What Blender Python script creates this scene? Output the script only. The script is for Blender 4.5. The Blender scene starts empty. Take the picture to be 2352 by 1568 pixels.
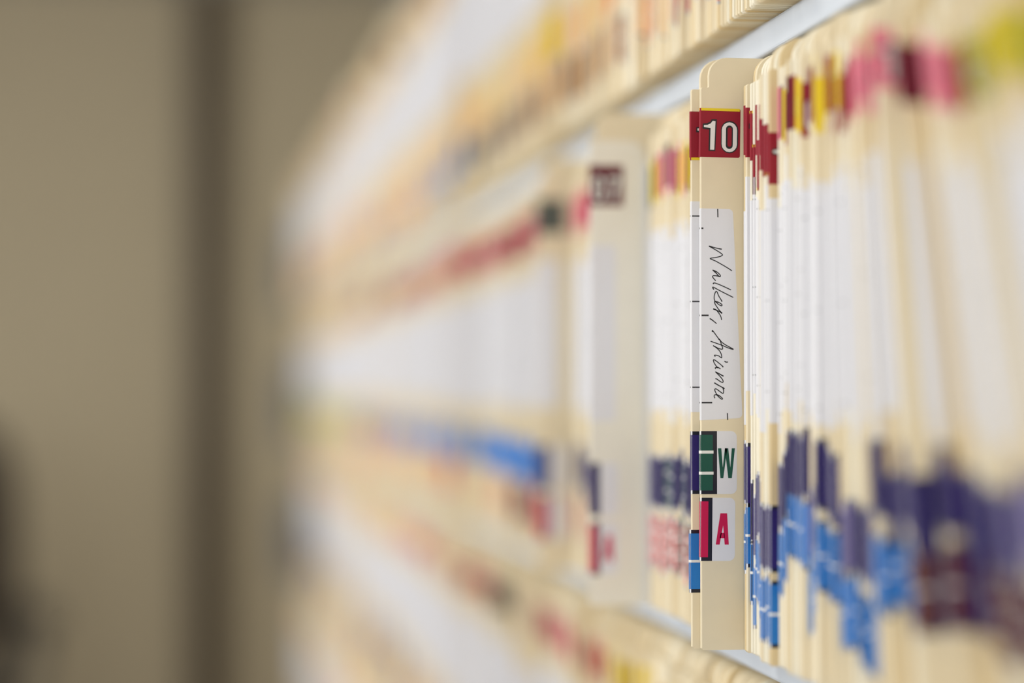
import bpy, math, random
from math import sin, cos, pi, radians, atan, tan

rng = random.Random(7)
scene = bpy.context.scene
col = scene.collection

# ------------------------------------------------------------------ camera
CZ = 1.15                      # lens height above the floor
cam_d = bpy.data.cameras.new('camera')
cam_d.sensor_width = 36.0
cam_d.lens = 85.0
cam_d.clip_start = 0.02
cam_d.dof.use_dof = True
cam_d.dof.focus_distance = 0.982
cam_d.dof.aperture_fstop = 2.45
cam = bpy.data.objects.new('camera', cam_d)
col.objects.link(cam)
cam.location = (0, 0, CZ)
PITCH, YAW = radians(1.09), radians(7.65)
cam.rotation_euler = (pi / 2 + PITCH, 0, -YAW)
scene.camera = cam

# ------------------------------------------------------------------ world, light, exposure
world = bpy.data.worlds.new('world')
scene.world = world
world.use_nodes = True
world.node_tree.nodes['Background'].inputs[0].default_value = (0.75, 0.85, 1.0, 1)
world.node_tree.nodes['Background'].inputs[1].default_value = 0.6

def area(name, loc, rot, sx, sy, power, color):
    d = bpy.data.lights.new(name, 'AREA')
    d.shape = 'RECTANGLE'; d.size = sx; d.size_y = sy
    d.energy = power; d.color = color
    o = bpy.data.objects.new(name, d)
    o.location = loc; o.rotation_euler = rot
    col.objects.link(o)
    return o

# daylight through the windows of the left wall (built below); fill light added behind the camera
area('window_daylight_front', (-1.0, -2.57, CZ + 0.30), (pi / 2, 0, 0), 1.6, 1.25, 45, (0.95, 0.97, 1.0))  # added fill for the folder faces turned to the camera
area('window_daylight_near', (-2.17, 2.1, CZ + 0.30), (0, -pi / 2, 0), 1.25, 2.0, 47, (0.91, 0.955, 1.0))
area('window_daylight_far', (-2.17, 4.6, CZ + 0.30), (0, -pi / 2, 0), 1.25, 1.6, 22, (0.93, 0.96, 1.0))

vs = scene.view_settings
vs.view_transform = 'Standard'
vs.look = 'None'
vs.exposure = 0.13
vs.gamma = 1.0
vs.use_curve_mapping = False

# ------------------------------------------------------------------ materials
def lin(c):
    c /= 255.0
    return c / 12.92 if c <= 0.04045 else ((c + 0.055) / 1.055) ** 2.4

MATS = {}
def mat(name, rgb, rough=0.6, var=0.0, scale=60.0, metal=0.0, bump=0.0, stretch=None):
    m = bpy.data.materials.new(name)
    m.use_nodes = True
    nt = m.node_tree
    b = nt.nodes['Principled BSDF']
    c = [lin(v) for v in rgb] + [1]
    b.inputs['Base Color'].default_value = c
    b.inputs['Roughness'].default_value = rough
    b.inputs['Metallic'].default_value = metal
    if var or bump:
        tc = nt.nodes.new('ShaderNodeTexCoord')
        mp = nt.nodes.new('ShaderNodeMapping')
        if stretch: mp.inputs['Scale'].default_value = stretch
        nz = nt.nodes.new('ShaderNodeTexNoise')
        nz.inputs['Scale'].default_value = scale
        nz.inputs['Detail'].default_value = 3
        nt.links.new(tc.outputs['Object'], mp.inputs[0])
        nt.links.new(mp.outputs[0], nz.inputs['Vector'])
        if var:
            mx = nt.nodes.new('ShaderNodeMix'); mx.data_type = 'RGBA'
            mx.inputs[6].default_value = [v * (1 - var) for v in c[:3]] + [1]
            mx.inputs[7].default_value = [min(1, v * (1 + var)) for v in c[:3]] + [1]
            nt.links.new(nz.outputs['Fac'], mx.inputs[0])
            nt.links.new(mx.outputs[2], b.inputs['Base Color'])
        if bump:
            bp = nt.nodes.new('ShaderNodeBump')
            bp.inputs['Strength'].default_value = bump
            bp.inputs['Distance'].default_value = 0.0005
            nt.links.new(nz.outputs['Fac'], bp.inputs['Height'])
            nt.links.new(bp.outputs[0], b.inputs['Normal'])
    MATS[name] = m
    return m

mat('manila', (236, 221, 188), 0.62, 0.05, 90, bump=0.05)
mat('manila_pale', (242, 237, 222), 0.55, 0.03, 90)  # manila with caught light painted in, for the 07 tab strip
mat('manila_deep', (228, 205, 158), 0.62, 0.05, 90)
mat('manila_cream', (244, 236, 214), 0.6, 0.04, 90)
mat('paper', (244, 243, 240), 0.7, 0.03, 200)
mat('white', (232, 231, 234), 0.55)
mat('white_print', (238, 236, 230), 0.4)
mat('ink', (22, 18, 20), 0.45)
mat('border', (20, 20, 36), 0.3)
PAL = {
    'red': (150, 20, 40), 'pink': (232, 132, 150), 'yellow': (240, 212, 40), 'orange': (238, 120, 50),
    'purple': (44, 28, 104), 'blue': (36, 122, 200), 'light_blue': (96, 158, 235), 'green': (24, 84, 68),
    'crimson': (205, 16, 78), 'salmon': (248, 170, 165), 'brown': (96, 30, 28), 'maroon': (104, 22, 40),
    'grey': (84, 92, 84), 'olive': (190, 180, 40), 'black': (40, 36, 40), 'peach': (246, 205, 150),
    'lime': (170, 190, 90), 'lavender': (150, 140, 190),
}
for k, v in PAL.items():
    mat('label_' + k, v, 0.42, 0.05, 300).node_tree.nodes['Principled BSDF'].inputs['Specular IOR Level'].default_value = 0.3
mat('shelf_steel', (196, 202, 210), 0.42, 0.02, 40)
mat('shelf_back', (150, 152, 156), 0.5, 0.02, 40)
mat('wall_paint', (196, 181, 151), 0.85, 0.04, 6)
mat('wall_paint_pale', (216, 210, 196), 0.85, 0.04, 6)
mat('jamb', (70, 56, 36), 0.6, 0.1, 12, stretch=(1, 1, 0.1))
mat('ceiling_paint', (176, 174, 170), 0.9, 0.03, 10)
mat('floor_carpet', (122, 108, 88), 0.95, 0.25, 220, bump=0.4)
mat('dark_fabric', (50, 40, 30), 0.9, 0.15, 200)
mat('dark_plastic', (28, 26, 25), 0.5)
mat('bookend_steel', (92, 92, 92), 0.45, 0.05, 40)
mat('window_frame', (225, 222, 214), 0.5)

# ------------------------------------------------------------------ mesh helper
class MB:
    def __init__(self):
        self.v = []; self.f = []; self.m = []; self.names = []
    def mi(self, name):
        if name not in self.names: self.names.append(name)
        return self.names.index(name)
    def face(self, pts, m):
        i = len(self.v); self.v += pts
        self.f.append(tuple(range(i, i + len(pts)))); self.m.append(self.mi(m))
    def box(self, x0, x1, y0, y1, z0, z1, m):
        i = len(self.v); k = self.mi(m)
        self.v += [(x0, y0, z0), (x1, y0, z0), (x1, y1, z0), (x0, y1, z0),
                   (x0, y0, z1), (x1, y0, z1), (x1, y1, z1), (x0, y1, z1)]
        for q in ((0, 3, 2, 1), (4, 5, 6, 7), (0, 1, 5, 4), (1, 2, 6, 5), (2, 3, 7, 6), (3, 0, 4, 7)):
            self.f.append(tuple(i + a for a in q)); self.m.append(k)
    def extrude_xz(self, prof, y0, y1, m):       # prof: (x, z) going anticlockwise seen from -y
        i = len(self.v); n = len(prof); k = self.mi(m)
        self.v += [(x, y0, z) for x, z in prof] + [(x, y1, z) for x, z in prof]
        self.f.append(tuple(i + a for a in range(n))); self.m.append(k)
        self.f.append(tuple(i + n + a for a in reversed(range(n)))); self.m.append(k)
        for a in range(n):
            b = (a + 1) % n
            self.f.append((i + a, i + n + a, i + n + b, i + b)); self.m.append(k)
    def extrude_soft(self, prof, y0, y1, m, xlim, zlim=9):    # as extrude_xz, with the camera-side edge rounded over
        n = len(prof); k = self.mi(m); i = len(self.v)
        inner = [(x + (CH if x < xlim else 0), z - (CH * .5 if z > zlim else 0)) for x, z in prof]
        self.v += [(x, y0, z) for x, z in inner] + [(x, y0 + CH, z) for x, z in prof] + [(x, y1, z) for x, z in prof]
        self.f.append(tuple(i + a for a in range(n))); self.m.append(k)
        self.f.append(tuple(i + 2 * n + a for a in reversed(range(n)))); self.m.append(k)
        for q in (0, n):
            for a in range(n):
                c = (a + 1) % n
                self.f.append((i + q + a, i + q + n + a, i + q + n + c, i + q + c)); self.m.append(k)
    def wrap(self, x1, z0, z1, f, m, x0=None):   # print folded round the tab edge (leaf is y 0..TL)
        if x0 is None:
            self.face([(CH, -f, z0), (x1, -f, z0), (x1, -f, z1), (CH, -f, z1)], m)
            self.face([(-f, CH, z0), (CH, -f, z0), (CH, -f, z1), (-f, CH, z1)], m)
            self.face([(-f, TL + f, z0), (-f, CH, z0), (-f, CH, z1), (-f, TL + f, z1)], m)
            self.face([(x1, TL + f, z0), (-f, TL + f, z0), (-f, TL + f, z1), (x1, TL + f, z1)], m)
        else:
            self.face([(x0, -f, z0), (x1, -f, z0), (x1, -f, z1), (x0, -f, z1)], m)
            self.face([(x1, TL + f, z0), (x0, TL + f, z0), (x0, TL + f, z1), (x1, TL + f, z1)], m)
    def tube(self, pts, r, m, n=8):
        k = self.mi(m)
        import mathutils
        rings = []
        for a, p in enumerate(pts):
            p = mathutils.Vector(p)
            d = (mathutils.Vector(pts[min(a + 1, len(pts) - 1)]) - mathutils.Vector(pts[max(a - 1, 0)])).normalized()
            u = d.cross(mathutils.Vector((0.3, 0.2, 1) if abs(d.z) < .9 else (1, 0, 0))).normalized(); w = d.cross(u)
            i = len(self.v)
            self.v += [tuple(p + r * (cos(2 * pi * j / n) * u + sin(2 * pi * j / n) * w)) for j in range(n)]
            rings.append(i)
        for a in range(len(rings) - 1):
            for j in range(n):
                self.f.append((rings[a] + j, rings[a] + (j + 1) % n, rings[a + 1] + (j + 1) % n, rings[a + 1] + j)); self.m.append(k)
        for i in (rings[0], rings[-1]):
            self.f.append(tuple(i + j for j in range(n))); self.m.append(k)
    def mesh(self, name):
        me = bpy.data.meshes.new(name)
        me.from_pydata(self.v, [], self.f)
        for nm in self.names: me.materials.append(MATS[nm])
        me.polygons.foreach_set('material_index', self.m)
        me.update()
        return me
    def build(self, name, parent=None, loc=(0, 0, 0)):
        return place(self.mesh(name), name, parent, loc)

def place(me, name, parent=None, loc=(0, 0, 0), rot=(0, 0, 0)):
    o = bpy.data.objects.new(name, me)
    o.location = loc; o.rotation_euler = rot
    col.objects.link(o)
    if parent: o.parent = parent
    return o

def empty(name, loc, rot=(0, 0, 0)):
    o = bpy.data.objects.new(name, None)
    o.empty_display_size = 0.02
    o.location = loc; o.rotation_euler = rot
    col.objects.link(o)
    return o

def tag(o, label=None, cat=None, group=None, kind=None):
    if label: o['label'] = label
    if cat: o['category'] = cat
    if group: o['group'] = group
    if kind: o['kind'] = kind
    return o

def arc(cx, cz, r, a0, a1, n=5):
    return [(cx + r * cos(radians(a0 + (a1 - a0) * i / n)), cz + r * sin(radians(a0 + (a1 - a0) * i / n))) for i in range(n + 1)]

# ------------------------------------------------------------------ the room
X0, X1, Y0, Y1, H = -2.2, 0.60, -2.6, 6.9, 2.30
def struct(name, label, cat, mb):
    return tag(mb.build(name), label, cat, kind='structure')

b = MB(); b.box(X0 - .1, X1 + .1, Y0 - .1, Y1 + .1, -.1, 0, 'floor_carpet')
struct('floor', 'dull brown carpet floor of the filing room', 'floor', b)
b = MB(); b.box(X0 - .1, X1 + .1, Y0 - .1, Y1 + .1, H, H + .1, 'ceiling_paint')
struct('ceiling', 'grey painted ceiling above the aisle', 'ceiling', b)
b = MB(); b.box(X0, X1, Y1, Y1 + .1, 0, H, 'wall_paint')
struct('wall_back', 'tan painted wall at the far end of the aisle', 'wall', b)
b = MB(); b.box(X1, X1 + .1, Y0, Y1, 0, H, 'wall_paint_pale')
struct('wall_right', 'pale painted wall behind the shelving', 'wall', b)
b = MB()
FW0, FW1 = -1.85, -.15
b.box(X0, X1, Y0 - .1, Y0, 0, CZ - .35, 'wall_paint_pale'); b.box(X0, X1, Y0 - .1, Y0, CZ + .95, H, 'wall_paint_pale')
b.box(X0, FW0, Y0 - .1, Y0, CZ - .35, CZ + .95, 'wall_paint_pale'); b.box(FW1, X1, Y0 - .1, Y0, CZ - .35, CZ + .95, 'wall_paint_pale')
struct('wall_front', 'pale painted wall behind the camera', 'wall', b)
# left wall with two window openings
WZ0, WZ1 = CZ - .35, CZ + .95
WIN = [(1.05, 3.15), (3.75, 5.45)]
b = MB()
b.box(X0 - .1, X0, Y0, Y1, 0, WZ0, 'wall_paint_pale')
b.box(X0 - .1, X0, Y0, Y1, WZ1, H, 'wall_paint_pale')
ys = [Y0, WIN[0][0], WIN[0][1], WIN[1][0], WIN[1][1], Y1]
for i in (0, 2, 4): b.box(X0 - .1, X0, ys[i], ys[i + 1], WZ0, WZ1, 'wall_paint_pale')
struct('wall_left', 'pale painted wall with windows across the aisle', 'wall', b)
for i, (a, c) in enumerate(WIN):
    w = tag(empty('window_%d' % (i + 1), (X0 - .05, a, WZ0)), ('nearer', 'farther')[i] + ' window in the wall across the aisle', 'window', kind='structure')
    L, Hh = c - a, WZ1 - WZ0
    for (p0, p1, q0, q1) in ((0, L, 0, .05), (0, L, Hh - .05, Hh), (0, .05, .05, Hh - .05), (L - .05, L, .05, Hh - .05), (L / 2 - .02, L / 2 + .02, .05, Hh - .05)):
        f = MB(); f.box(-.03, .03, p0, p1, q0, q1, 'window_frame'); f.build('window_frame', w)
w = tag(empty('window_3', (FW0, Y0 - .05, WZ0)), 'window in the wall behind the camera', 'window', kind='structure')  # added, unseen opening that carries the front fill light
L, Hh = FW1 - FW0, WZ1 - WZ0
for (p0, p1, q0, q1) in ((0, L, 0, .05), (0, L, Hh - .05, Hh), (0, .05, .05, Hh - .05), (L - .05, L, .05, Hh - .05), (L / 2 - .02, L / 2 + .02, .05, Hh - .05)):
    f = MB(); f.box(p0, p1, -.03, .03, q0, q1, 'window_frame'); f.build('window_frame', w)
# dark jamb strip on the far wall
b = MB()
b.box(0.005, 0.105, Y1 - .05, Y1 - .0005, 0.0005, H - .0005, 'jamb')
b.box(0.02, 0.09, Y1 - .062, Y1 - .05, 0.0005, H - .0005, 'jamb')
struct('trim_1', 'dark brown vertical strip on the tan far wall', 'trim', b)

# ------------------------------------------------------------------ shelving unit
FACE = 0.224                     # x of the folder row's front line
LIP = 0.2385                     # x of the shelf lip
SH = [CZ + .1525, CZ - .1065, CZ - .3655]           # the shelf surfaces the photo shows
PITCHZ = .259
YS0, YS1 = 0.30, 4.78
unit = tag(empty('shelving_unit', (LIP, YS0, 0)), 'long pale grey steel shelving unit holding rows of manila folders', 'shelving')
LT = .0137
for k, z in enumerate([SH[0], SH[1], SH[2], SH[2] - PITCHZ, SH[2] - 2 * PITCHZ, SH[2] - 3 * PITCHZ]):
    s = MB()
    s.box(.0012, .335, 0, YS1 - YS0, -.0012, 0, 'shelf_steel')
    sh = s.build('shelf', unit, (0, 0, z))
    l = MB()
    r = .0016
    prof = [(0, -LT + r)] + [(r - r * cos(radians(t)), -LT + r - r * sin(radians(t))) for t in (30, 60, 90)] + [(.012, -LT), (.012, -LT + .0012), (.0012, -LT + .0012), (.0012, -.0001), (r, 0), (r * .3, -r * .3), (0, -r)]
    n = len(prof); L = YS1 - YS0; k2 = l.mi('shelf_steel')
    l.v = [(x, 0, zz) for x, zz in prof] + [(x, L, zz) for x, zz in prof]
    for a in range(n):
        c = (a + 1) % n
        l.f.append((a, c, n + c, n + a)); l.m.append(k2)
    l.build('lip', sh)
bk = MB(); bk.box(.335, .338, 0, YS1 - YS0, 0.02, SH[0] + .235, 'shelf_back'); bk.build('back_panel', unit)
for y in (0, YS1 - YS0):
    u = MB(); u.box(.0015, .338, y, y + .025 if y else y - .025, 0, SH[0] + .235, 'shelf_steel'); u.build('upright', unit)

# ------------------------------------------------------------------ label meshes (local frame: tab edge x=0, leaf y 0..TL, camera side -y)
TL = 0.0009
CH = 0.0005      # rounded-over tab edge
F1, F2, F3, F4, F5, F6 = .00012, .00018, .00024, .00028, .00032, .00036
MM = .001

def plate(mb, w, h, m, rc=.0022, f=F1):
    prof = [(-f, 0)] + [(w, 0)] if rc == 0 else [(-f, 0)] + arc(w - rc, rc, rc, -90, 0, 4)
    prof += [(w, h)] if rc == 0 else arc(w - rc, h - rc, rc, 0, 90, 4)
    prof += [(-f, h)]
    mb.extrude_soft(prof, -f, TL + f, m, .0001)

def stad(x0, x1, z0, z1, n=8):
    r = (x1 - x0) / 2
    return arc((x0 + x1) / 2, z0 + r, r, 180, 360, n) + arc((x0 + x1) / 2, z1 - r, r, 0, 180, n)

def flat(mb, pts, y, m, dx=0, dz=0):
    mb.face([(x * MM + dx, y, z * MM + dz) for x, z in pts], m)

ONE_W = [(1.62, 13.0), (1.62, 12.2), (4.4, 11.8), (4.3, 3.0), (6.05, 3.0), (6.4, 14.7), (5.25, 14.8), (4.4, 13.7), (3.1, 13.1)]
ONE_K = [(1.15, 13.6), (1.05, 11.5), (3.8, 11.2), (3.7, 2.5), (6.5, 2.5), (7.0, 15.5), (4.8, 15.5), (4.2, 14.4), (2.9, 13.8)]
SEV_W = [(8.8, 14.3), (8.8, 12.6), (12.6, 12.6), (10.0, 2.6), (11.9, 2.6), (14.6, 12.8), (14.6, 14.3)]
SEV_K = [(8.2, 14.9), (8.2, 12.0), (11.9, 12.0), (9.2, 2.0), (12.4, 2.0), (15.2, 12.7), (15.2, 14.9)]
def zero(mb, ring, dx):
    for (a, c, d, e, y, m) in ((8.75, 15.95, 1.75, 15.0, F2, 'ink'), (9.1, 15.45, 2.2, 14.4, F3, 'white_print'),
                               (10.8, 13.7, 3.5, 13.1, F4, 'ink'), (11.5, 13.2, 4.4, 12.3, F5, ring)):
        mb.face([(x * MM + dx, -y, z * MM) for x, z in stad(a, c, d, e)], m)
def number_label(colr, band=None, digits='10', dx=0.0):
    mb = MB()
    c = 'label_' + colr
    plate(mb, .0168, .0200, c, rc=.0008)
    if band == 'top': mb.wrap(.0165, .0189, .0200, F2, 'label_yellow')
    if band == 'bottom': mb.wrap(.0165, .0, .0011, F2, 'label_yellow')
    if digits == '10':
        flat(mb, ONE_K, -F2, 'ink', dx); flat(mb, ONE_W, -F3, 'white_print', dx)
        zero(mb, c, dx)
    if digits == '0': zero(mb, c, -.0081)
    if digits == '07':
        zero(mb, c, -.0078)
        flat(mb, SEV_K, -F2, 'ink', .0005); flat(mb, SEV_W, -F3, 'white_print', .0005)
    return mb.mesh('number_label')

LH = .0256
def letter_label(colr, lines=0, glyph=None, cw=5.2, bw=6.95, w=15.2):
    mb = MB(); c = 'label_' + colr
    plate(mb, w * MM, LH, 'white', rc=.0024)
    mb.wrap(bw * MM, 0, LH, F2, 'border')
    mb.wrap(cw * MM, .0015, LH - .0015, F3, c)
    if lines == 1: mb.wrap(cw * MM, LH * .5 - .0005, LH * .5 + .0005, F4, 'white_print')
    if lines == 2:
        for q in (.333, .667): mb.wrap(cw * MM + .0003, LH * q - .0006, LH * q + .0006, F4, 'white_print')
    if glyph == 'W':
        P = [[(7.35, 18.6), (8.75, 18.6), (9.35, 10.8), (10.2, 18.6), (11.2, 18.6), (9.55, 6.5), (8.35, 6.5)],
             [(10.2, 18.6), (11.6, 18.6), (12.45, 10.8), (13.1, 18.6), (14.4, 18.6), (13.1, 6.5), (11.6, 6.5)]]
        for p in P: flat(mb, p, -F2, c)
    if glyph == 'A':
        for p in ([(6.4, 6.6), (8.0, 6.6), (9.4, 14.4), (9.6, 19.3), (8.2, 19.3)],
                  [(10.1, 6.6), (11.8, 6.6), (11.0, 19.3), (9.6, 19.3), (9.4, 14.4)],
                  [(8.0, 9.2), (10.1, 9.2), (9.95, 11.4), (8.45, 11.4)]):
            flat(mb, p, -F2, c)
    return mb.mesh('letter_label')

NH = .0862
def name_label(ticks=(9.0, 44.2, 79.5), tlen=(2.0, 2.0, 2.0), w=13.2):
    mb = MB()
    plate(mb, w * MM, NH, 'white', rc=.0018)
    for t, tl in zip(ticks, tlen):
        mb.wrap(tl * MM, t * MM - .00028, t * MM + .00028, F2, 'ink')
    return mb.mesh('name_label')

LETTER_LINES = {'purple': 0, 'blue': 1, 'green': 2, 'crimson': 0, 'salmon': 2, 'brown': 1, 'orange': 1}
_c = {}
def cached(key, fn):
    if key not in _c: _c[key] = fn()
    return _c[key]
def m_number(c, band):
    dg = '0' if band == 'turned' else '10' if c in ('red', 'pink') else ''
    return cached(('n', c, band), lambda: number_label(c, band, dg))
def m_letter(c): return cached(('l', c), lambda: letter_label(c, LETTER_LINES.get(c, 0)))
def m_name(i):
    def mk():
        r = random.Random(i * 17 + 3); o = r.uniform(-6, 5)
        if i % 5 > 1: return name_label((), (), 13 + r.uniform(-1, 1))
        return name_label((9 + o, 44 + o, 79 + o), [r.uniform(.5, 1.6) for _ in range(3)], 13 + r.uniform(-1, 1))
    return cached(('m', i), mk)

# folder leaf outline: tab from z=0 to TABZ, body rising to HF behind the tab
HF, TABZ, DEEP = .2410, .2287, .305
def leaf_profile(step=.0045, r=.009, rtab=.0008):
    p = [(.0008, 0), (DEEP, 0), (DEEP, HF - .004)]
    p += arc(DEEP - .012, HF - .012, .012, 0, 90, 4)[1:]
    p += arc(step + r, HF - r, r, 90, 180, 6)
    p += [(step, TABZ + .0004), (step - .0004, TABZ)]
    p += arc(rtab, TABZ - rtab, rtab, 90, 180, 2)
    p += [(0, .0008)]
    return p
def cover_mesh(m, t, step=.0045, r=.009, flap=.022):
    mb = MB()
    mb.extrude_soft(leaf_profile(step, r), 0, TL, m, step + r * .6, HF - r * .5)
    fl = [(flap, 0), (DEEP, 0), (DEEP, HF - .006)] + arc(flap + .012, HF - .018, .012, 90, 180, 4)
    mb.extrude_xz(fl, -t - .0005, -t, m)
    mb.box(flap, DEEP, -t, 0, 0, .0005, m)                 # the bottom fold
    return mb.mesh('cover')
def papers_mesh(t):
    mb = MB(); n = 3
    for i in range(n):
        a = .026 + .002 * ((i * 7) % 3)
        mb.box(a, DEEP - .008 - .002 * i, -t + t * i / n + .00005, -t + t * (i + 1) / n - .00005, .0006, .216 + .001 * ((i * 5) % 3), 'paper')
    return mb.mesh('papers')
THICK = [.0018, .0026, .0034, .0046]
def m_cover(m, ti, step): return cached(('c', m, ti, step), lambda: cover_mesh(m, THICK[ti], step * MM))
def m_papers(ti): return cached(('p', ti), lambda: papers_mesh(THICK[ti]))

def make_folder(s):
    """s: dict x, y (tab leaf), z, lean, rz, m, ti, step, num, name, l1, l2, label, group"""
    o = empty('file_folder', (s['x'], s['y'], s['z']), (-s.get('lean', 0), 0, s.get('rz', 0)))
    if s.get('lean', 0) > radians(11.5): o.scale = (1, 1, 1.03)
    place(s.get('cover') or m_cover(s['m'], s['ti'], s['step']), 'cover', o)
    place(m_papers(s['ti']), 'papers', o)
    if s.get('num'):
        c, band, z = s['num']
        place(m_number(c, band), 'number_label', o, (0, 0, z))
    if s.get('name') is not None:
        i, z = s['name']; place(m_name(i), 'name_label', o, (0, 0, z))
    for key in ('l1', 'l2'):
        if s.get(key):
            c, z = s[key]; place(m_letter(c), 'letter_label', o, (0, 0, z))
    tag(o, s['label'], 'file folder', s.get('group'))
    return o

# ------------------------------------------------------------------ the W A folder and the one behind it
MIDZ = SH[1]
HX, HY = 0.2068, 0.964
hero = tag(empty('file_folder', (HX, HY, MIDZ)), 'manila folder pulled out, red 10 label, letters W and A, handwritten name', 'file folder', 'folders pulled out of the middle shelf')
place(cover_mesh('manila', .0034, .0033, .0075, .024), 'cover', hero)
place(m_papers(2), 'papers', hero)
n = place(number_label('red', 'top', '10'), 'number_label', hero, (-.0003, 0, .2004), (0, radians(.9), 0))
n['label'] = 'red label with white 10 and yellow top edge'

# name label, a little askew on the tab
nm = MB()
prof = [(-F1, 0)] + arc(.0155, .0026, .0018, -90, 0, 4) + arc(.0118, NH - .0018 - .0002, .0018, 4, 90, 4) + [(-F1, NH)]
nm.extrude_soft(prof, -F1, TL + F1, 'white', .0001)
for y, ln in ((525, 7), (725, 19), (925, 27)):
    z = (1491 - y) / 5.64 * MM - .0932
    nm.wrap(ln / 5.64 * MM, z - .00032, z + .00032, F2, 'ink')
for lx, z0, z1 in ((7.3, 82.6, 86.0), (11.2, .1, 2.9)):
    nm.face([(lx * MM - .00022, -F2, z0 * MM), (lx * MM + .00022, -F2, z0 * MM), (lx * MM + .00012, -F2, z1 * MM), (lx * MM - .00032, -F2, z1 * MM)], 'ink')
nlab = nm.build('name_label', hero, (0, 0, .0932))
nlab['label'] = 'white name label with handwriting Walker, Arianne'

STROKES_A = [
 [(487, 188), (440, 180), (330, 155), (240, 130), (330, 180), (440, 245), (500, 292), (470, 320), (380, 345), (262, 367), (360, 410), (500, 485), (620, 555), (684, 598)],
 [(310, 582), (375, 640), (430, 700), (455, 708), (455, 680), (400, 625), (330, 590)],
 [(445, 705), (380, 693), (325, 692), (308, 710), (330, 745), (370, 788)],
 [(330, 850), (322, 836), (350, 830), (440, 860), (560, 912), (664, 960)],
 [(332, 955), (310, 915), (330, 912), (420, 960), (560, 1030), (708, 1102)],
 [(490, 1185), (480, 1160), (430, 1080), (388, 990), (360, 1010), (342, 1070), (340, 1130), (355, 1178)],
 [(355, 1180), (420, 1195), (480, 1230), (492, 1250), (478, 1262), (430, 1240), (370, 1190), (345, 1190), (360, 1235), (410, 1310), (460, 1370), (495, 1405)],
 [(490, 1405), (430, 1365), (320, 1323), (370, 1335), (420, 1390), (465, 1460), (482, 1530)],
 [(252, 1502), (310, 1540), (385, 1600)]]
STROKES_B = [
 [(302, 190), (312, 168), (420, 310), (520, 410), (708, 515), (620, 495), (480, 438), (370, 400), (268, 365)],
 [(420, 320), (450, 345), (475, 420), (500, 490), (490, 515), (420, 500), (315, 447), (370, 480), (430, 535), (470, 600), (482, 680), (420, 640), (350, 628), (345, 640), (360, 655)],
 [(535, 743), (570, 760), (605, 757)],
 [(512, 858), (490, 830), (430, 780), (350, 722), (322, 722), (335, 770), (380, 840), (420, 865), (460, 888)],
 [(420, 868), (370, 862), (358, 870), (365, 890)],
 [(518, 1028), (440, 985), (362, 945), (420, 1000), (490, 1080), (510, 1125), (495, 1145), (450, 1125), (390, 1082), (358, 1075)],
 [(338, 1152), (430, 1205), (538, 1262)],
 [(500, 1230), (518, 1290), (515, 1340), (495, 1350), (430, 1305), (380, 1270), (352, 1270), (350, 1300), (385, 1375)],
 [(385, 1375), (440, 1400), (490, 1440), (495, 1458), (480, 1462), (430, 1425), (390, 1385), (350, 1380), (335, 1405), (350, 1445)]]
def smooth(p, n=5):
    q = [p[0]] + p + [p[-1]]; out = []
    for i in range(1, len(q) - 2):
        a, b_, c, d = q[i - 1:i + 3]
        for k in range(n):
            t = k / n
            out.append(tuple(.5 * (2 * b_[j] + (c[j] - a[j]) * t + (2 * a[j] - 5 * b_[j] + 4 * c[j] - d[j]) * t * t + (3 * b_[j] - a[j] - 3 * c[j] + d[j]) * t ** 3) for j in (0, 1)))
    return out + [p[-1]]
hw = MB()
def write(strokes, top):
    # strokes are in 1/8.254 of a photo pixel; 5.64 pixels to the millimetre
    for s in strokes:
        pts = [((1600 + x * .1211 - 1609) / 5.64 * MM, (1491 - top - y * .1211) / 5.64 * MM - .0932) for x, y in s]
        pts = smooth(pts)
        L = []; R = []
        for i, p in enumerate(pts):
            a = pts[max(i - 1, 0)]; c = pts[min(i + 1, len(pts) - 1)]
            dx, dz = c[0] - a[0], c[1] - a[1]; l = math.hypot(dx, dz) or 1
            w = .00021 * (1.15 if i < 6 else .95)
            L.append((p[0] - dz / l * w, p[1] + dx / l * w)); R.append((p[0] + dz / l * w, p[1] - dx / l * w))
        k = len(hw.v); mi = hw.mi('ink')
        for l_, r_ in zip(L, R): hw.v += [(l_[0], -F2, l_[1]), (r_[0], -F2, r_[1])]
        for i in range(len(pts) - 1):
            hw.f.append((k + 2 * i, k + 2 * i + 1, k + 2 * i + 3, k + 2 * i + 2)); hw.m.append(mi)
write(STROKES_A, 550); write(STROKES_B, 740)
hw.build('handwriting', nlab)
w_ = place(letter_label('green', 2, 'W'), 'letter_label', hero, (-.0002, 0, .0632)); w_['label'] = 'white label with green W and green bars'
a_ = place(letter_label('crimson', 0, 'A', 3.2, 4.9, 14.4), 'letter_label', hero, (-.0003, 0, .0362), (0, radians(.6), 0)); a_['label'] = 'white label with crimson A and crimson bar'

comp = tag(empty('file_folder', (.2043, .9705, MIDZ)), 'manila folder with purple and blue labels just behind the W A folder', 'file folder', 'folders pulled out of the middle shelf')
place(cover_mesh('manila', .0034, .0037, .008, .024), 'cover', comp); place(m_papers(2), 'papers', comp)
place(number_label('red', 'bottom', '10', .0014), 'number_label', comp, (-.0003, 0, .1996))
place(name_label((10.1, 45.2, 80.2), (12, 12, 12), 13), 'name_label', comp, (0, 0, .0965))
place(m_letter('purple'), 'letter_label', comp, (0, 0, .0630)); place(m_letter('blue'), 'letter_label', comp, (-.0006, 0, .0228))

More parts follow.
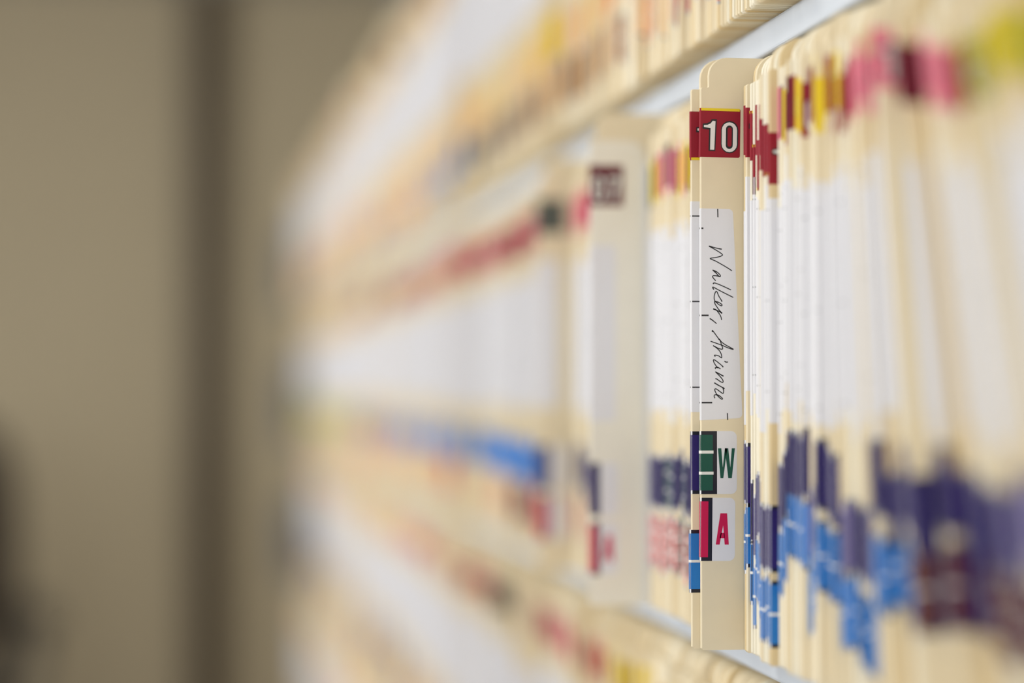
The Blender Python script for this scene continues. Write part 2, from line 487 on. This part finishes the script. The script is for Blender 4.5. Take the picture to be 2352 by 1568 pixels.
# ------------------------------------------------------------------ rows of folders
ORD1 = ['', 'first', 'second', 'third', 'fourth', 'fifth', 'sixth', 'seventh', 'eighth', 'ninth', 'tenth', 'eleventh', 'twelfth', 'thirteenth',
        'fourteenth', 'fifteenth', 'sixteenth', 'seventeenth', 'eighteenth', 'nineteenth']
TENS = {2: ('twenty', 'twentieth'), 3: ('thirty', 'thirtieth'), 4: ('forty', 'fortieth'), 5: ('fifty', 'fiftieth'), 6: ('sixty', 'sixtieth'),
        7: ('seventy', 'seventieth'), 8: ('eighty', 'eightieth'), 9: ('ninety', 'ninetieth'), 10: ('hundred', 'hundredth')}
def ordinal(n):
    if n < 20: return ORD1[n]
    t, u = divmod(n, 10)
    return TENS[t][1] if u == 0 else TENS[t][0] + '-' + ORD1[u]

def pick(opts):
    t = rng.uniform(0, sum(w for _, w in opts))
    for c, w in opts:
        t -= w
        if t <= 0: return c
    return opts[-1][0]

MANILA = [('manila', 7), ('manila_cream', 2), ('manila_deep', 1.5)]
# (z of the top edge of first and second letter label, how far it stands out), by depth in mm, nearest the W A folder first
KEY = [(960, 73, 47, 0), (953, 84, 59, 1.0), (948, 68, 46, .2), (942, 63, 38, .3), (935, 73, 46.5, .3), (930, 72, 42, .6), (923, 62.5, 36, .9),
       (916, 62, 34, 3.2), (908, 62, 34, 2.6), (900, 77, 50, .2), (889, 83, 57, .4), (875, 91, 67, 2.2), (862, 90, 66, 1.6), (852, 68, 44, .4),
       (842, 72, 48, .6), (834, 87, 60, 2.4), (822, 84, 58, 1.0), (812, 66, 40, .2), (795, 68, 44, 1.0), (775, 68, 38, .8), (755, 74, 46, 1.6)]
def key_at(ymm):
    return min(KEY, key=lambda k: abs(k[0] - ymm))

specs = []        # every folder of the three rows
# --- middle shelf, nearer than the W A folder
y = .9588; i = 0
lean_s = 0.0
near = []
while y > .50:
    i += 1
    ti = pick([(0, 3), (1, 5), (2, 3), (3, 1)])
    k = key_at(y * 1000)
    if y > .755: p = k[3] + rng.uniform(-.35, .5)
    else: p = rng.choice([0, .6, 1.4, 2.6, 4.5]) + rng.uniform(-.3, .4)
    if y > .80: c1, c2 = (pick([('purple', 6), ('lavender', 1)]) if y < .88 else 'purple'), (pick([('blue', 4), ('light_blue', 2)]) if y < .90 else 'blue')  # lavender is the purple label with its gloss reflection painted in
    elif y > .714: c1, c2 = 'purple', pick([('blue', 6), ('light_blue', 1)])
    else: c1, c2 = pick([('purple', 6), ('lavender', 1)]), pick([('brown', 6), ('maroon', 1), ('purple', 1)])
    zt1 = k[1] + rng.uniform(-2, 2); zt2 = k[2] + rng.uniform(-2.5, 2.5)
    if y < .765: zt1 = 86 + rng.uniform(-6, 6); zt2 = 60 + rng.uniform(-4, 4)
    plain = .652 < y < .682 and rng.random() < .75
    if .686 < y < .706: p += 5.0
    if y > .90: num = (pick([('red', 6), ('pink', 2.5)]), pick([('top', 1), ('bottom', 1), (None, 3)]), .001 * (200 - rng.choice([0, 0, 2, 7, 11, 14]) + rng.uniform(-3, 3)))
    elif y > .845: num = (pick([('red', 5), ('maroon', 3), ('yellow', .8)]), pick([('turned', 3), (None, 2)]), .001 * (201 + rng.uniform(-4, 3)))
    elif y > .79: num = (pick([('yellow', 5), ('red', 4), ('pink', 2)]), None, .001 * (203 - rng.choice([0, 0, 8]) + rng.uniform(-3, 3)))
    elif y > .588: num = (pick([('pink', 6), ('red', 3), ('maroon', 1)]), pick([('turned', 1), (None, 3)]), .001 * (201.5 + rng.uniform(-5, 4)))
    else: num = (pick([('olive', 4), ('yellow', 3)]), pick([('turned', 2), (None, 1)]), .001 * (202 + rng.uniform(-4, 4)))
    if y < .836 and lean_s < sin(radians(23)):
        gap = .0080 + rng.uniform(-.0001, .0006)
        lean_s += .0034 / HF
    else:
        gap = THICK[ti] + .0017
    if y < .69: gap = max(gap, .0056)
    near.append(dict(x=FACE - p * MM, y=y, z=MIDZ, lean=math.asin(lean_s), rz=radians(rng.uniform(-.03, .03)), m=pick([('manila', 4), ('manila_cream', 6), ('manila_deep', .7)]) if y > .82 else pick(MANILA), ti=ti if lean_s == 0 else 0,
                     step=rng.choice([4.0, 4.5, 5.2]), num=num, name=None if rng.random() < (.16 if y < .80 else .10) else (rng.randrange(15), .001 * (93 + rng.uniform(-5, 7) + rng.choice([0, 0, 0, 9]))),
                     l1=None if plain else (c1, zt1 * MM - LH), l2=None if plain else (c2, max(.004, zt2 * MM - LH)), row='near', n=i))
    y -= gap
specs += near

# --- generic rows
def seg(table, y):
    for lim, *v in table:
        if y < lim: return v
    return table[-1][1:]
def row(name, z, ya, yb, table, skip=(), n0=0):
    y = ya; i = n0; out = []
    p = 0; off = 0
    while y < yb:
        ti = pick([(0, 2), (1, 5), (2, 4), (3, 2)])
        y += THICK[ti] + .0017 + (0 if y < 1.5 else .0008)
        if any(a < y < b_ for a, b_ in skip): continue
        i += 1
        p = .6 * p + rng.uniform(-.5, .7) + (rng.uniform(1, 4) if rng.random() < .08 else 0)
        big = rng.uniform(6, 16) if y > 1.42 and rng.random() < .025 else 0
        off = .7 * off + rng.uniform(-2.4, 2.4) + (rng.uniform(-6, 6) if rng.random() < .06 else 0)
        nums, a, c = seg(table, y)
        zt1 = 73 + off + rng.uniform(-2, 2)
        l1c, l2c, nc = pick(a), pick(c), pick(nums)
        out.append(dict(x=FACE - (p + big) * MM, y=y, z=z, lean=0, rz=radians(rng.uniform(-.03, .03)), m=pick(MANILA), ti=ti, step=rng.choice([4.0, 4.5, 5.2]),
                        num=(nc, None, .001 * (199 + rng.uniform(-6, 3))) if nc else None, name=(rng.randrange(15), .001 * (93 + rng.uniform(-4, 5))),
                        l1=(l1c, zt1 * MM - LH) if l1c else None, l2=(l2c, max(.004, (zt1 - 27 - rng.uniform(0, 5)) * MM - LH)) if l2c else None, row=name, n=i))
    return out
MIDT = [
 (1.165, [('yellow', 4), ('pink', 3), ('maroon', 2), ('grey', 1)], [('purple', 7), ('green', .7)], [('salmon', 6), ('green', 1.2)]),
 (1.30, [('red', 3), ('pink', 2), ('crimson', 2)], [('purple', 5)], [('crimson', 5), ('maroon', 1)]),
 (1.45, [('crimson', 3), ('pink', 2), ('red', 2)], [('purple', 5), (None, 2)], [('crimson', 3), (None, 3)]),
 (1.62, [('red', 4), ('pink', 3)], [('blue', 4), ('light_blue', 3), (None, 1)], [(None, 4), ('crimson', 2), ('maroon', 2)]),
 (2.05, [('red', 5), ('pink', 3)], [('light_blue', 5), ('blue', 2), (None, 1)], [(None, 6), ('peach', 2), ('crimson', 1)]),
 (2.6, [('red', 5), ('pink', 1), (None, 1)], [('light_blue', 3), ('lavender', 1), (None, 3)], [('peach', 3), ('orange', 1), (None, 4)]),
 (3.3, [('red', 4), ('brown', 1), (None, 2)], [('purple', 2), ('blue', 3), ('lavender', 2), (None, 2)], [('peach', 3), ('salmon', 2), (None, 5)]),
 (9, [('peach', 3), ('brown', 1), (None, 3)], [('lime', 4), ('olive', 1), (None, 3)], [('peach', 3), (None, 5)])]
TOPT = [
 (1.02, [('red', 1)], [('purple', 2), ('orange', 1), (None, 2)], [('orange', 2), ('black', 1), ('crimson', 1), (None, 3)]),
 (1.10, [('red', 1)], [('crimson', 1), ('peach', 1), (None, 1)], [('crimson', 3), ('orange', 2), ('red', 1), (None, 3)]),
 (1.30, [('yellow', 1)], [('peach', 3), ('orange', 1), (None, 4)], [('brown', 2), ('peach', 3), ('orange', 1), (None, 5)]),
 (1.65, [('yellow', 1), (None, 2)], [('yellow', 2), ('peach', 4), ('orange', .4), (None, 3)], [('maroon', 2), ('black', 1), ('peach', 2), (None, 4)]),
 (1.9, [('red', 1), (None, 2)], [('peach', 4), ('yellow', 1), (None, 3)], [('maroon', 2), ('black', 2), (None, 3)]),
 (2.3, [('red', 2), ('peach', 2), (None, 3)], [('peach', 3), (None, 4)], [('blue', 2), ('light_blue', 4), ('black', 1), (None, 2)]),
 (2.9, [('red', 2), ('peach', 2), ('brown', 1), (None, 3)], [('peach', 3), (None, 3)], [('orange', 2), ('peach', 3), ('lavender', 2), (None, 3)]),
 (9, [('salmon', 2), ('brown', 1), ('red', 1), (None, 3)], [('peach', 2), ('salmon', 1), (None, 3)], [('lavender', 1), ('peach', 2), ('brown', 1), (None, 3)])]
BOTT = [
 (1.36, [('yellow', 3), ('olive', 1), ('red', 1), (None, 3)], [('purple', 1)], [('blue', 1)]),
 (1.66, [('red', 5), ('pink', 3), ('orange', 1), (None, 2)], [('purple', 1)], [('crimson', 1)]),
 (1.80, [('black', 4), ('grey', 1)], [('blue', 1)], [('blue', 1)]),
 (2.6, [('pink', 4), ('red', 2), (None, 4)], [('lavender', 2), ('peach', 2), (None, 3)], [('peach', 1), (None, 2)]),
 (9, [('pink', 1), ('peach', 3), (None, 4)], [('lavender', 2), ('purple', 1), (None, 3)], [('brown', 2), ('peach', 2), (None, 3)])]
YE = 4.66
mid = row('mid', MIDZ, .9765, YE, MIDT, skip=((1.1625, 1.1748), (1.3905, 1.4028)))
top = row('top', SH[0], .80, YE, TOPT)
bot = row('bot', SH[2], .88, YE, BOTT)
for s in bot: s['x'] += .013
low = row('low', SH[2] - PITCHZ, 2.8, YE, BOTT)
specs += mid + top + bot + low

# --- the two folders standing far out beyond: 07 and its darker neighbour
f7 = tag(empty('file_folder', (.1955, 1.168, MIDZ)), 'pale folder pulled far out with a dark red 07 label', 'file folder', 'folders pulled out of the middle shelf')
place(cover_mesh('manila', .0034, .0033, .008, .05), 'cover', f7); place(m_papers(2), 'papers', f7)
st = MB(); sp = [(-.0002, .0002)] + [(.0275, .0002)] + arc(.0275 - .008, TABZ - .009, .008, 0, 90, 6) + [(-.0002, TABZ - .001)]
st.extrude_xz(sp, -.0002, TL + .0002, 'manila_pale'); st.build('tab_strip', f7)['label'] = 'pale reinforcing strip with a rounded corner'  # the tab catches light here; that brightness is put into its colour
place(number_label('maroon', None, '07'), 'number_label', f7, (-.0004, -.0003, .1955))
o = place(name_label((9, 44, 80), (1, 1, 1), 13), 'name_label', f7, (-.0004, -.0003, .0900))
place(letter_label('purple', 0, None, 3.6, 5.0, 14), 'letter_label', f7, (-.0004, -.0003, .0440))
place(letter_label('crimson', 0, 'A', 3.4, 4.9, 14), 'letter_label', f7, (-.0004, -.0003, .0150))
f5 = tag(empty('file_folder', (.2025, 1.396, MIDZ)), 'manila folder with a dark grey number label beyond the 07 folder', 'file folder', 'folders pulled out of the middle shelf')
place(cover_mesh('manila', .0034, .0037, .008, .04), 'cover', f5); place(m_papers(2), 'papers', f5)
place(m_number('grey', None), 'number_label', f5, (-.0003, 0, .1965)); place(m_name(2), 'name_label', f5, (0, 0, .095))
place(m_letter('purple'), 'letter_label', f5, (0, 0, .0470)); place(m_letter('crimson'), 'letter_label', f5, (0, 0, .0180))

# --- who is an individual: the 296 that show largest; the rest are one mass of folders
def nearness(s):
    return s['y'] + (0 if s['row'] in ('near', 'mid') else .16)
vis = [s for s in specs]
vis.sort(key=nearness)
def too_near(s):      # folders the frame cannot show
    if s['row'] == 'top': return s['y'] < .90
    if s['row'] == 'bot': return s['y'] < .97
    return False
vis = [s for s in vis if not too_near(s)]
ind, rest = vis[:296], vis[296:]
n_top = min(s['n'] for s in ind if s['row'] == 'top') - 1
n_bot = min(s['n'] for s in ind if s['row'] == 'bot') - 1
n_07 = max(s['n'] for s in mid if s['y'] < 1.1645)
def describe(s):
    c1 = (s['l1'][0] if s['l1'] else 'white').replace('_', ' '); c2 = (s['l2'][0] if s['l2'] else 'white').replace('_', ' ')
    n = s['num'][0] if s['num'] else 'blank'
    if s['row'] == 'near':
        st_ = 'leaning manila folder' if s['lean'] > .15 else 'manila folder'
        return f"{st_} with {n}, {c1} and {c2} labels, {ordinal(s['n'])} right of W A folder", 'folders at the near end of the middle shelf'
    if s['row'] == 'mid':
        if s['y'] < 1.1645:
            return f"manila folder with {n}, {c1} and {c2} labels, {ordinal(s['n'])} left of W A folder", 'folders between the W A and 07 folders'
        return f"manila folder with {c1} and {c2} labels, {ordinal(s['n'] - n_07)} in the row beyond the 07 folder", 'folders beyond the 07 folder'
    if s['row'] == 'top':
        return f"manila folder with {c1} and {c2} labels, {ordinal(s['n'] - n_top)} from the right on the upper shelf", 'nearest folders on the upper shelf'
    return (f"manila folder with {n} number label" if s['num'] else 'manila folder without number label') + f", {ordinal(s['n'] - n_bot)} from the right on the lower shelf", 'nearest folders on the lower shelf'
for s in ind:
    s['label'], s['group'] = describe(s)
    make_folder(s)

far = MB()
for s in rest:
    x, y, z = s['x'], s['y'], s['z']
    t = THICK[s['ti']]
    st_ = .0045
    far.box(x, x + st_, y, y + TL, z, z + TABZ, s['m'])
    prof = [(x + st_, z), (x + DEEP, z), (x + DEEP, z + HF), (x + st_ + .008, z + HF), (x + st_ + .002, z + HF - .003), (x + st_, z + HF - .009)]
    far.extrude_xz(prof, y, y + TL, s['m'])
    far.box(x + .022, x + DEEP, y - t, y - t + .0005, z, z + .236, s['m'])
    far.box(x + .026, x + DEEP - .01, y - t + .0006, y - .0001, z + .0005, z + .216, 'paper')
    def lab(w, z0, z1, m, f=F1): far.box(x - f, x + w, y - f, y + TL + f, z + z0, z + z1, m)
    if s['num']: lab(.0168, s['num'][2], s['num'][2] + .02, 'label_' + s['num'][0])
    lab(.013, s['name'][1], s['name'][1] + NH, 'white')
    for key in ('l1', 'l2'):
        if s[key]: lab(.0065, s[key][1], s[key][1] + LH, 'label_' + s[key][0])
fo = far.build('file_folder_rows')
tag(fo, 'dense rows of blurred manila folders running down the far part of the shelves', 'file folders', kind='stuff')

# ------------------------------------------------------------------ bookends that close the rows at the far end
for k, (z, w) in enumerate(zip(SH[:3], ('upper', 'middle', 'lower'))):
    e = tag(empty('bookend', (.176, YE + .012, z)), f'grey steel bookend closing the far end of the {w} shelf', 'bookend', 'bookends at the far end of the shelves')
    p = MB(); prof = [(0, 0), (.20, 0), (.20, .15)] + arc(.17, .12, .03, 0, 90, 5)[1:] + arc(.03, .12, .03, 90, 180, 5) + [(0, .03)]
    p.extrude_xz(prof, 0, .002, 'bookend_steel'); p.build('upright_plate', e)
    p = MB(); p.box(.065, .20, .002, .09, .0, .0015, 'bookend_steel'); p.build('base_plate', e)

# ------------------------------------------------------------------ dark high-backed chair at the left edge
CX, CY = -.655, 5.35
ch = tag(empty('office_chair', (CX, CY, 0), (0, 0, radians(8))), 'dark upholstered chair standing at the left edge before the tan wall', 'chair')
def cushion(name, w, h, d, loc, rot=(0, 0, 0)):
    mb = MB(); k = mb.mi('dark_fabric'); nu, nv = 10, 10
    def pt(i, j, s):
        u = -1 + 2 * i / nu; v = -1 + 2 * j / nv
        e = max(abs(u), abs(v)); r = (u ** 4 + v ** 4) ** .25 or 1
        sc = e / r
        return (u * sc * w / 2, s * d / 2 * (1 - .75 * (e ** 6)), v * sc * h / 2)
    for s in (-1, 1):
        base = len(mb.v)
        mb.v += [pt(i, j, s) for j in range(nv + 1) for i in range(nu + 1)]
        for j in range(nv):
            for i in range(nu):
                a = base + j * (nu + 1) + i
                q = (a, a + 1, a + nu + 2, a + nu + 1)
                mb.f.append(q if s < 0 else q[::-1]); mb.m.append(k)
    half = (nu + 1) * (nv + 1)
    rim = [i for i in range(nu)] + [nu + (nu + 1) * j for j in range(nv)] + [(nu + 1) * nv + i for i in range(nu, 0, -1)] + [(nu + 1) * j for j in range(nv, 0, -1)]
    for a, c in zip(rim, rim[1:] + rim[:1]):
        mb.f.append((a, a + half, c + half, c)); mb.m.append(k)
    o = mb.build(name, ch, loc); o.rotation_euler = rot
    for pl in o.data.polygons: pl.use_smooth = True
cushion('backrest', .62, .68, .10, (0, .22, .76), (radians(-8), 0, 0))
cushion('seat', .60, .56, .10, (0, -.04, .45), (radians(90), 0, 0))
b = MB(); b.tube([(0, 0, .08), (0, 0, .42)], .03, 'dark_plastic'); b.build('column', ch)
b = MB(); b.tube([(0, .18, .42), (0, .27, .46), (0, .26, .6)], .02, 'dark_plastic'); b.build('back_bracket', ch)
for k in range(5):
    a = 2 * pi * k / 5 + .3
    b = MB(); b.tube([(0, 0, .10), (.29 * cos(a), .29 * sin(a), .065)], .018, 'dark_plastic'); leg = b.build('leg', ch)
    b = MB(); b.tube([(.29 * cos(a) - .02 * sin(a), .29 * sin(a) + .02 * cos(a), .03), (.29 * cos(a) + .02 * sin(a), .29 * sin(a) - .02 * cos(a), .03)], .03, 'dark_plastic', 12); b.build('caster', leg)
for sx in (-1, 1):
    b = MB(); b.tube([(sx * .29, -.05, .45), (sx * .33, -.05, .55), (sx * .33, -.05, .64)], .018, 'dark_plastic'); arm = b.build('armrest', ch)
    b = MB(); b.box(sx * .33 - .03, sx * .33 + .03, -.18, .14, .64, .67, 'dark_plastic'); b.build('arm_pad', arm)

# ------------------------------------------------------------------ ceiling lamps over the aisle
mat('lamp_housing', (225, 225, 222), 0.5)
for k, (ly, e) in enumerate(((-.9, 6), (1.7, 16), (3.9, 12))):
    lp = tag(empty('ceiling_lamp', (-.95, ly, H)), ('ceiling light panel behind the camera', 'ceiling light panel over the middle of the aisle', 'ceiling light panel over the far part of the aisle')[k], 'ceiling lamp', 'ceiling lamps over the aisle')
    b = MB(); b.box(-.32, .32, -.62, .62, -.05, -.0005, 'lamp_housing'); b.build('housing', lp)
    d = bpy.data.lights.new('lamp_light', 'AREA'); d.shape = 'RECTANGLE'; d.size = .56; d.size_y = 1.16; d.energy = e; d.color = (1, .95, .86)
    lo = bpy.data.objects.new('lamp_light', d); lo.location = (0, 0, -.055); lo.parent = lp; col.objects.link(lo)
